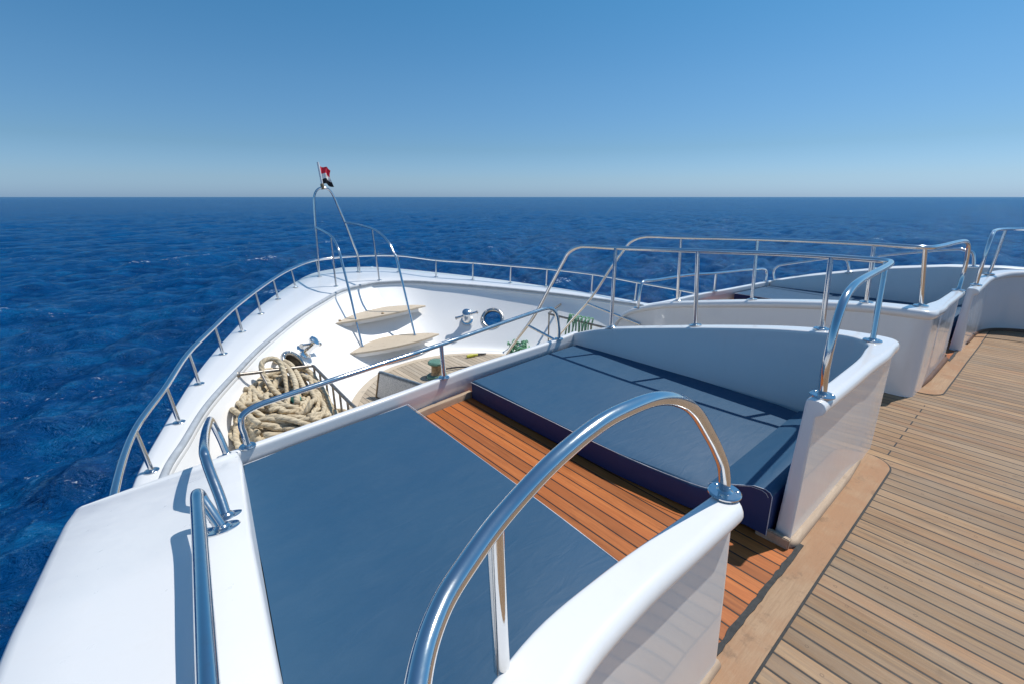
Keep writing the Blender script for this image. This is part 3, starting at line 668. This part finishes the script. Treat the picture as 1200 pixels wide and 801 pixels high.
rail('grab_rail','low grab rail on the far wing beside the curved bulwark','handrail',[(.2,1.72,.66),(.2,1.74,.8),(.195,1.71,.88),(.18,1.6,.92),(.15,1.0,1.06),(.14,.86,1.06),(.13,.78,1.02),(.12,.74,.85)],.0195,[],[(.2,1.72,.66,sl1),(.12,.74,.83)],flip=True)
CR=[(.36,3.06,.28),(.355,3.065,.37),(.35,3.07,.43),(.37,3.085,.49),(.46,3.10,.522),(.62,3.115,.535),(1.05,3.165,.552),(1.95,3.29,.575),(2.7,3.375,.615),(3.12,3.415,.64),(3.33,3.42,.655),(3.42,3.41,.645),(3.475,3.40,.60),(3.50,3.39,.53),(3.52,3.385,.42),(3.53,3.385,.30)]
cp=[((1.96,3.275,.27),(1.955,3.288,.575))]
cf=[(.36,3.06,.281),(1.96,3.275,.27),(3.53,3.385,.288)]
rail('coaming_rail','long polished rail along the front wall ahead of the nearest pad','handrail',CR,.0195,cp,cf,fr=.05)
CR2=[(p[0]+(.55 if p[0]>3 else 0),p[1],p[2]) for p in CR]; cf=[cf[0],cf[1],(4.08,3.40,.288)]
rail('coaming_rail','polished rail along the front wall of the farther sunbeds','handrail',CR2,.0195,cp,cf,flip=True,fr=.05)
# bow rail round the gunwale
br_base=[(-.209,5.063),(.094,5.938),(.413,6.909),(.846,7.866),(1.287,8.787),(1.789,9.697),(2.327,10.595),(2.93,11.46),(3.76,12.28),(4.84,12.4),(5.78,11.85),(6.38,10.82),(7.068,10.064),(7.713,9.25),(8.3,8.482),(8.88,7.43),(9.15,6.3),(9.40,5.3),(9.55,4.2)]
path=[(-.42,2.92,-.42),(-.42,3.5,-.35),(-.41,4.0,-.27)]+[(p[0]+(-.05 if p[0]<4.6 else .03),p[1],sheer(p[1])+(.375 if p[0]<5 else .40)+.06) for p in br_base]+[(9.66,3.0,-.36)]
path[4+6+1]=path[11]
t=thing('bow_rail','polished rail on short posts around the bow gunwale','handrail',(XH,8,-.5))
pts=cat(path,8); make('rail_tube',tube(B(),pts,.029,16),M['steel'],t,60)
for p in br_base:
    q=min(pts,key=lambda v:(v[0]-p[0])**2+(v[1]-p[1])**2); z=sheer(p[1])+.008
    make('post',tube(B(),[(p[0],p[1],z),(q[0]*.8+p[0]*.2,q[1]*.8+p[1]*.2,q[2])],.022,14),M['steel'],t,60)
    flange((p[0],p[1],z),t,(0,0,1),.062)
# flag hoop and step rails at the bow
t=thing('pulpit_rail','tall polished hoop with two curved step rails at the bow','handrail',(4.3,12.3,-.2))
hoop=[(3.757,12.3,-.19),(3.80,12.3,.5),(3.831,12.3,1.126),(3.868,12.3,1.66),(3.89,12.3,1.82),(3.945,12.3,1.93),(4.03,12.3,2.0),(4.12,12.3,2.02),(4.22,12.3,2.0),(4.31,12.3,1.93),(4.385,12.3,1.77),(4.44,12.3,1.6),(4.584,12.3,1.168),(4.74,12.3,.62),(4.845,12.3,.26),(4.853,12.3,-.19)]
make('hoop',tube(B(),cat(hoop,8),.027,14),M['steel'],t,60)
HL=[(3.83,12.28,1.06),(3.80,11.7,1.01),(3.77,11.12,.935),(3.765,10.85,.82),(3.745,10.60,.64),(3.73,10.42,.33),(3.68,10.03,-.28),(3.62,9.68,-.82),(3.565,9.33,-1.295)]
HR=[(4.59,12.28,1.165),(4.75,11.85,1.12),(4.84,11.17,1.04),(4.85,10.72,.94),(4.85,10.34,.77),(4.85,10.12,.56),(4.85,9.96,.37),(4.85,9.66,-.43),(4.85,9.34,-1.29)]
for h_ in (HL,HR): make('step_rail',tube(B(),cat(h_,8),.027,14),M['steel'],t,60)
for a,b in (((3.75,11.09,-.28),(3.77,11.1,.93)),((4.90,11.17,-.275),(4.842,11.2,1.04))): make('post',tube(B(),[a,b],.022,14),M['steel'],t,60)
for l in ((3.757,12.3,-.18),(4.853,12.3,-.18),(3.75,11.09,-.262),(4.90,11.17,-.255)): flange(l,t,(0,-.07,1),.06)
for l in ((3.565,9.33,-1.295),(4.85,9.34,-1.295)): flange(l,t,(0,0,1),.05)

# teak steps on the bow lining
def bow_step(label,e0,e1,mid,z,fwd,feet):
    c=((e0[0]+e1[0])/2,mid,z); t=thing('bow_step',label,'step',c)
    n=24; aft=[];fw=[]
    for i in range(n+1):
        u=i/n; x=e0[0]+(e1[0]-e0[0])*u; y=e0[1]+(e1[1]-e0[1])*u; b=4*u*(1-u); aft.append((x,y+(mid-(e0[1]+e1[1])/2)*b)); fw.append((x,y+.02+fwd*b**.8))
    bm=B(); prism(bm,aft+fw[::-1][1:-1],z-.036,z,.01); make('tread',bm,M['step'],t,40)
    bm=B(); a2=[(x,y+.05) for x,y in aft[2:-2]]; prism(bm,a2+[(x,y+.1) for x,y in fw[2:-2]][::-1],z-.12,z-.037); make('support',bm,M['white'],t,40)
    for p in feet: make('foot_bolt',lathe(B(),[(.032,0),(.032,.02),(.02,.03)],p,(0,0,1),12),M['bronze'],t,40)
bow_step('upper pale teak step under the flag hoop, higher on the bow',(2.95,9.66),(5.5,9.90),9.66,-.78,.62,[(3.30,9.78,-.78),(4.30,9.78,-.78)])
bow_step('lower pale teak step where the curved step rails land',(3.05,9.10),(5.36,9.08),8.86,-1.30,.55,[])

# flag on its staff
t=thing('flag','small red, white and black flag hanging from a pale staff atop hoop','flag',(4.12,12.3,2.0))
bm=B(); tube(bm,[(4.125,12.3,2.0),(4.075,12.3,2.62)],.028,10); make('staff',bm,M['flagwhite'],t,60)
bm=B(); nu,nv=16,16; G=[]
for i in range(nu+1):
    row=[]
    for j in range(nv+1):
        u,v=i/nu,j/nv; drop=.12*u*u; x=4.12-.045*(1-v)*0+.02+(.25*u)*(1-.25*math.sin(v*3.1)*u); y=12.3+.06*math.sin(u*9+v*2.4)*u**.5+.03*math.sin(v*7)*u
        z=2.53-.42*v-drop*.7-.02*math.sin(u*7+v*3); x+=-.04*(z-2.0)/.6
        row.append(bm.verts.new((x+.01,y,z)))
    G.append(row)
for i in range(nu):
    for j in range(nv):
        f=bm.faces.new((G[i][j],G[i+1][j],G[i+1][j+1],G[i][j+1])); v=(j+.5)/nv; u=(i+.5)/nu
        f.material_index=0 if v<.36 else 1 if v<.68 else 2
        if .46<v<.6 and .46<u<.56: f.material_index=3
make('cloth',bm,[M['red'],M['flagwhite'],M['black'],M['gold']],t,180)
make('staff_socket',lathe(B(),[(.045,-.02),(.045,.10),(.035,.12)],(4.122,12.3,2.0),(-.08,0,1),14),M['bronze'],t,40)

# fairleads with their pipes through the hull
for h,n,out,lab in ((HOLES[0],HN[0],PIPE[0],'oval steel fairlead ring beside the tan rope heap'),(HOLES[1],HN[1],PIPE[1],'round steel fairlead ring with the sea showing through it')):
    t=thing('fairlead',lab,'fairlead',h); x=n.orthogonal().normalized(); y=n.cross(x)
    bm=B(); ring=[h+n*.015+(x*math.cos(a)+y*math.sin(a))*.25 for a in np.linspace(0,2*PI,41)]
    tube(bm,ring,.045,12,cap=False); make('ring',bm,M['steel_dull'],t,60)
    for k in range(8):
        a=2*PI*k/8; make('bolt',lathe(B(),[(.014,.04),(.014,.062),(.007,.067)],h+(x*math.cos(a)+y*math.sin(a))*.25,n,8),M['steel_dull'],t,40)
    bm=B(); r1=[bm.verts.new(h+(x*math.cos(a)+y*math.sin(a))*.235) for a in np.linspace(0,2*PI,32,endpoint=False)]
    ox=out.orthogonal().normalized(); Lp=1.5 if h.x<4 else 1.75
    r2=[bm.verts.new(v.co+out*(.35+Lp*.5)) for v in r1]; 
    for k in range(32): bm.faces.new((r1[k],r1[(k+1)%32],r2[(k+1)%32],r2[k]))
    make('pipe',bm,M['rack'],t,60)
# cross cleats on the lining
for loc,n,ax,lab in (((2.14,8.47,-.89),(.61,-.45,.66),(.9,.3,.1),'steel cross cleat beside the tan rope heap'),((6.20,9.12,-1.12),(-.38,-.5,.78),(.78,-.45,.35),'steel cross cleat left of the sea-filled fairlead')):
    n=Vector(n).normalized(); L_=Vector(loc); t=thing('cross_cleat',lab,'cleat',loc)
    make('barrel',lathe(B(),[(.15,-.04),(.15,.015),(.115,.035),(.095,.06),(.088,.16),(.10,.25),(.108,.29),(.10,.325),(.06,.345)],L_,n,24),M['steel'],t,40)
    a=Vector(ax); a=(a-n*a.dot(n)).normalized(); 
    make('cross_bar',tube(B(),[L_+n*.20-a*.27,L_+n*.20+a*.27],.032,14),M['steel'],t,60)
    for s in (-1,1): make('bar_end',lathe(B(),[(.036,-.02),(.04,0),(.036,.02)],L_+n*.20+a*.27*s,a,14),M['steel_dull'],t,40)

# bollard, hatch lid, small gear on the teak
t=thing('bollard','stubby bollard with green cap on the foredeck teak','bollard',(4.40,7.63,FZ))
make('base',prism(B(),[(4.40+.21*math.cos(a),7.63+.17*math.sin(a)) for a in np.linspace(0,2*PI,24,endpoint=False)],FZ,FZ+.06,.012),M['verdigris'],t,40)
make('barrel',lathe(B(),[(.13,.05),(.105,.10),(.10,.22),(.115,.27)],(4.40,7.63,FZ),(0,0,1),24),M['bronze'],t,40)
make('cap',lathe(B(),[(.12,.27),(.165,.29),(.17,.32),(.15,.345),(.03,.36)],(4.40,7.63,FZ),(0,0,1),24),M['verdigris'],t,40)
t=thing('hatch_lid','grey canvas-faced hatch lid standing open on the foredeck teak','hatch',(3.2,7.1,FZ))
rot=Matrix.Rotation(R(-75),3,'Z')@Matrix.Rotation(R(13),3,'X')
rot=Matrix.Rotation(math.atan2(-.81,.22),3,'Z')@Matrix.Rotation(R(-14),3,'X')
box(bm:=B(),(3.235,6.93,FZ+.23),(1.10,.05,.44),rot,.008); make('panel',bm,M['canvas'],t,30)
box(bm:=B(),Vector((3.235,6.93,FZ+.23))+rot@Vector((0,0,.245)),(1.13,.075,.035),rot,.008); make('top_rim',bm,M['bluerim'],t,30)
box(bm:=B(),Vector((3.235,6.93,FZ+.23))+rot@Vector((-.565,0,0)),(.035,.075,.47),rot,.008); make('end_rim',bm,M['bronze'],t,30)
t=thing('hose_nozzle','yellow-green hose nozzle lying near the edge of the foredeck teak','nozzle',(5.68,8.13,FZ))
make('body',tube(B(),[(5.52,8.17,FZ+.04),(5.62,8.15,FZ+.045),(5.78,8.11,FZ+.045)],lambda u:.035+.012*math.sin(u*5),12),M['yellow'],t,60)
make('tip',tube(B(),[(5.78,8.11,FZ+.045),(5.98,8.06,FZ+.035)],lambda u:.028-.012*u,12),M['rubber'],t,60)
prop(make('windlass_bar',tube(B(),rounded([(4.72,7.78,FZ+.05),(4.95,7.72,FZ+.05),(5.25,7.55,FZ+.03)],.1),.018,10),M['rubber'],None,60),'dark thin windlass bar lying on the teak right of the bollard','bar')

# ------------------------------------------------------------------ rope racks and ropes
def rack(label,mir,cc):
    f=(lambda p:(2*4.50-p[0],p[1],p[2])) if mir else (lambda p:p)
    t=thing('rope_rack',label,'rack',f((1.9,6.5,FZ)))
    A=(.86,6.98,-.55) if not mir else (.42,7.93,-.70); Bc=(1.92,7.146,-.72); C=(1.84,4.4,-.72)
    make('top_rail',tube(B(),rounded([f(A),f(Bc),f((1.84,5.45,-.72)),f(C)],.06),.024,12),M['rack'],t,60)
    make('end_ball',lathe(B(),[(.02,-.045),(.04,-.03),(.048,0),(.04,.03),(.02,.045)],f(A),(0,0,1),14),M['rack'],t,60)
    make('brace',tube(B(),[f((A[0]+.3,A[1]+.06,A[2]-.05)),f((A[0]+.42,A[1]-.35,A[2]-.55))],.018,10),M['rack'],t,60)
    for k in range(9):
        y=7.12-.30*k; x=1.92-.012*k*.8; make('baluster',tube(B(),[f((x,y,-.73)),f((x+.0,y-.0,FZ+.0))],.016,10),M['rack'],t,60)
    make('low_rail',tube(B(),[f((1.9,7.12,-1.5)),f((1.83,4.5,-1.5))],.015,10),M['rack'],t,60)
rack('steel rope rack holding the tan rope heap, with upright bars',False,0)
rack('steel rope rack with a green rope over it, beyond the stair rails',True,0)
rope=thing('hawser_heap','heap of thick tan mooring rope coiled in the rack at left','rope',(1.2,6.3,FZ))
bm=B(); rr=random.Random(21)
def loop(cx,cy,ax,ay,z,wob,rot,ph,arc=2*PI,tilt=0.):
    P=[]; k1,k2=rr.uniform(0,6),rr.uniform(0,6); n=30
    for i in range(n+1):
        a=ph+arc*i/n; w_=1+wob*math.sin(2*a+k1)+wob*.6*math.sin(3*a+k2)
        x=ax*w_*math.cos(a); y=ay*w_*math.sin(a); c_,s_=math.cos(rot),math.sin(rot)
        P.append((cx+x*c_-y*s_,cy+x*s_+y*c_,z+tilt*x+.05*math.sin(2.3*a+k2)+.035*math.sin(5*a+k1)))
    return P
for i in range(118):
    lv=i/117; z=-1.50+.66*lv**.8; s_=1-.30*lv
    cx=1.20+rr.uniform(-.10,.12)+.02*lv; cy=6.33+rr.uniform(-.2,.3)+.12*lv
    P=loop(cx,cy,(.56+rr.uniform(-.22,.10))*s_,(1.12+rr.uniform(-.45,.12))*s_,z+rr.uniform(-.03,.03),rr.uniform(.05,.2),rr.uniform(-.35,.35),rr.uniform(0,6),rr.uniform(3.6,6.6),-.10)
    tube(bm,cat(P,4),.034,12,twist=46,uvscale=12)
for P in ([(1.35,6.3,-.95),(1.27,6.7,-.86),(1.22,6.95,-.74),(1.19,7.05,-.60),(1.22,7.12,-.50),(1.32,7.15,-.47),(1.42,7.12,-.50),(1.46,7.05,-.62),(1.44,6.85,-.76),(1.35,6.5,-.86),(1.2,6.1,-.9)],
          [(1.55,6.3,-.80),(1.62,6.9,-.74),(1.66,7.4,-.72),(1.66,7.75,-.76),(1.72,7.95,-.84),(1.83,8.05,-.98),(1.72,8.18,-1.06)],
          [(1.35,6.0,-.78),(1.5,6.6,-.70),(1.55,7.2,-.66),(1.52,7.7,-.70),(1.62,7.95,-.82),(1.8,8.02,-.95),(1.7,8.14,-1.04)],
          [(.86,6.6,-.85),(.70,6.3,-.92),(.60,5.9,-1.0),(.62,5.45,-1.1),(.8,5.0,-1.2),(1.1,4.9,-1.3)],[(1.0,6.9,-.75),(.85,6.4,-.83),(.78,5.9,-.92),(.86,5.4,-1.05),(1.1,4.95,-1.2)],
          [(1.7,7.0,-.78),(1.82,6.6,-.85),(1.78,6.1,-.95),(1.6,5.6,-1.05),(1.5,5.1,-1.2)],[(1.2,7.3,-.78),(1.75,7.2,-.74),(1.86,6.8,-.88),(1.80,6.3,-1.1),(1.78,5.9,-1.35)]):
    tube(bm,cat(P,8),.038,12,twist=42,uvscale=12)
make('hawser',bm,M['rope'],rope,180,False)
bm=B(); n1=Vector((1.40,6.22,-.84))
tube(bm,[n1+Vector((-.045,.0,.02)),n1+Vector((.04,.03,.025))],.05,14); make('tape_wrap',bm,M['teal'],rope,60)
# green rope: one coil on the deck, one hung over the far rack
bm=B(); rr=random.Random(4)
for i in range(9): tube(bm,cat(loop(6.70+rr.uniform(-.05,.05),7.76+rr.uniform(-.05,.05),.27+rr.uniform(-.10,.06),.20+rr.uniform(-.07,.04),FZ+.09+.012*i,.1,.5,rr.uniform(0,6),rr.uniform(5,6.6)),3),.017,8,twist=60,uvscale=20)
prop(make('green_rope',bm,M['green'],None,180,False),'green rope coiled on the foredeck beneath the stair rail','rope')
bm=B()
for i in range(7):
    y0=6.55-.09*i; P=[(7.02+rr.uniform(-.03,.0),y0,-1.35+rr.uniform(-.1,.2)),(7.05,y0,-.95),(7.10,y0+rr.uniform(-.03,.03),-.675),(7.22+.02*i,y0+.05,-.66),(7.34,y0+.08,-.85),(7.37,y0+.1,-1.25)]
    tube(bm,cat(P,6),.016,8,twist=60,uvscale=20)
prop(make('green_rope',bm,M['green'],None,180,False),'green rope hung over the bar of the far rope rack','rope')

# repeats share a group
for o in S.objects:
    if o.parent is None and o.get('label') and not o.get('group'):
        k=o.name.split('.')[0]
        G_={'grab_rail':'low grab rails on the wings','stair_rail':'rails either side of the stairs','deck_rail':'bent rails on the cross walls','coaming_rail':'rails along the front walls','sunbed_enclosure':'low walls around the sun pads','wing_bulwark':'bulwarks at the sides','bow_step':'teak steps at the bow','fairlead':'fairleads in the bulwark','cross_cleat':'cross cleats in the bulwark','rope_rack':'rope racks on the foredeck','green_rope':'green ropes on the foredeck'}
        if k in G_: o['group']=G_[k]
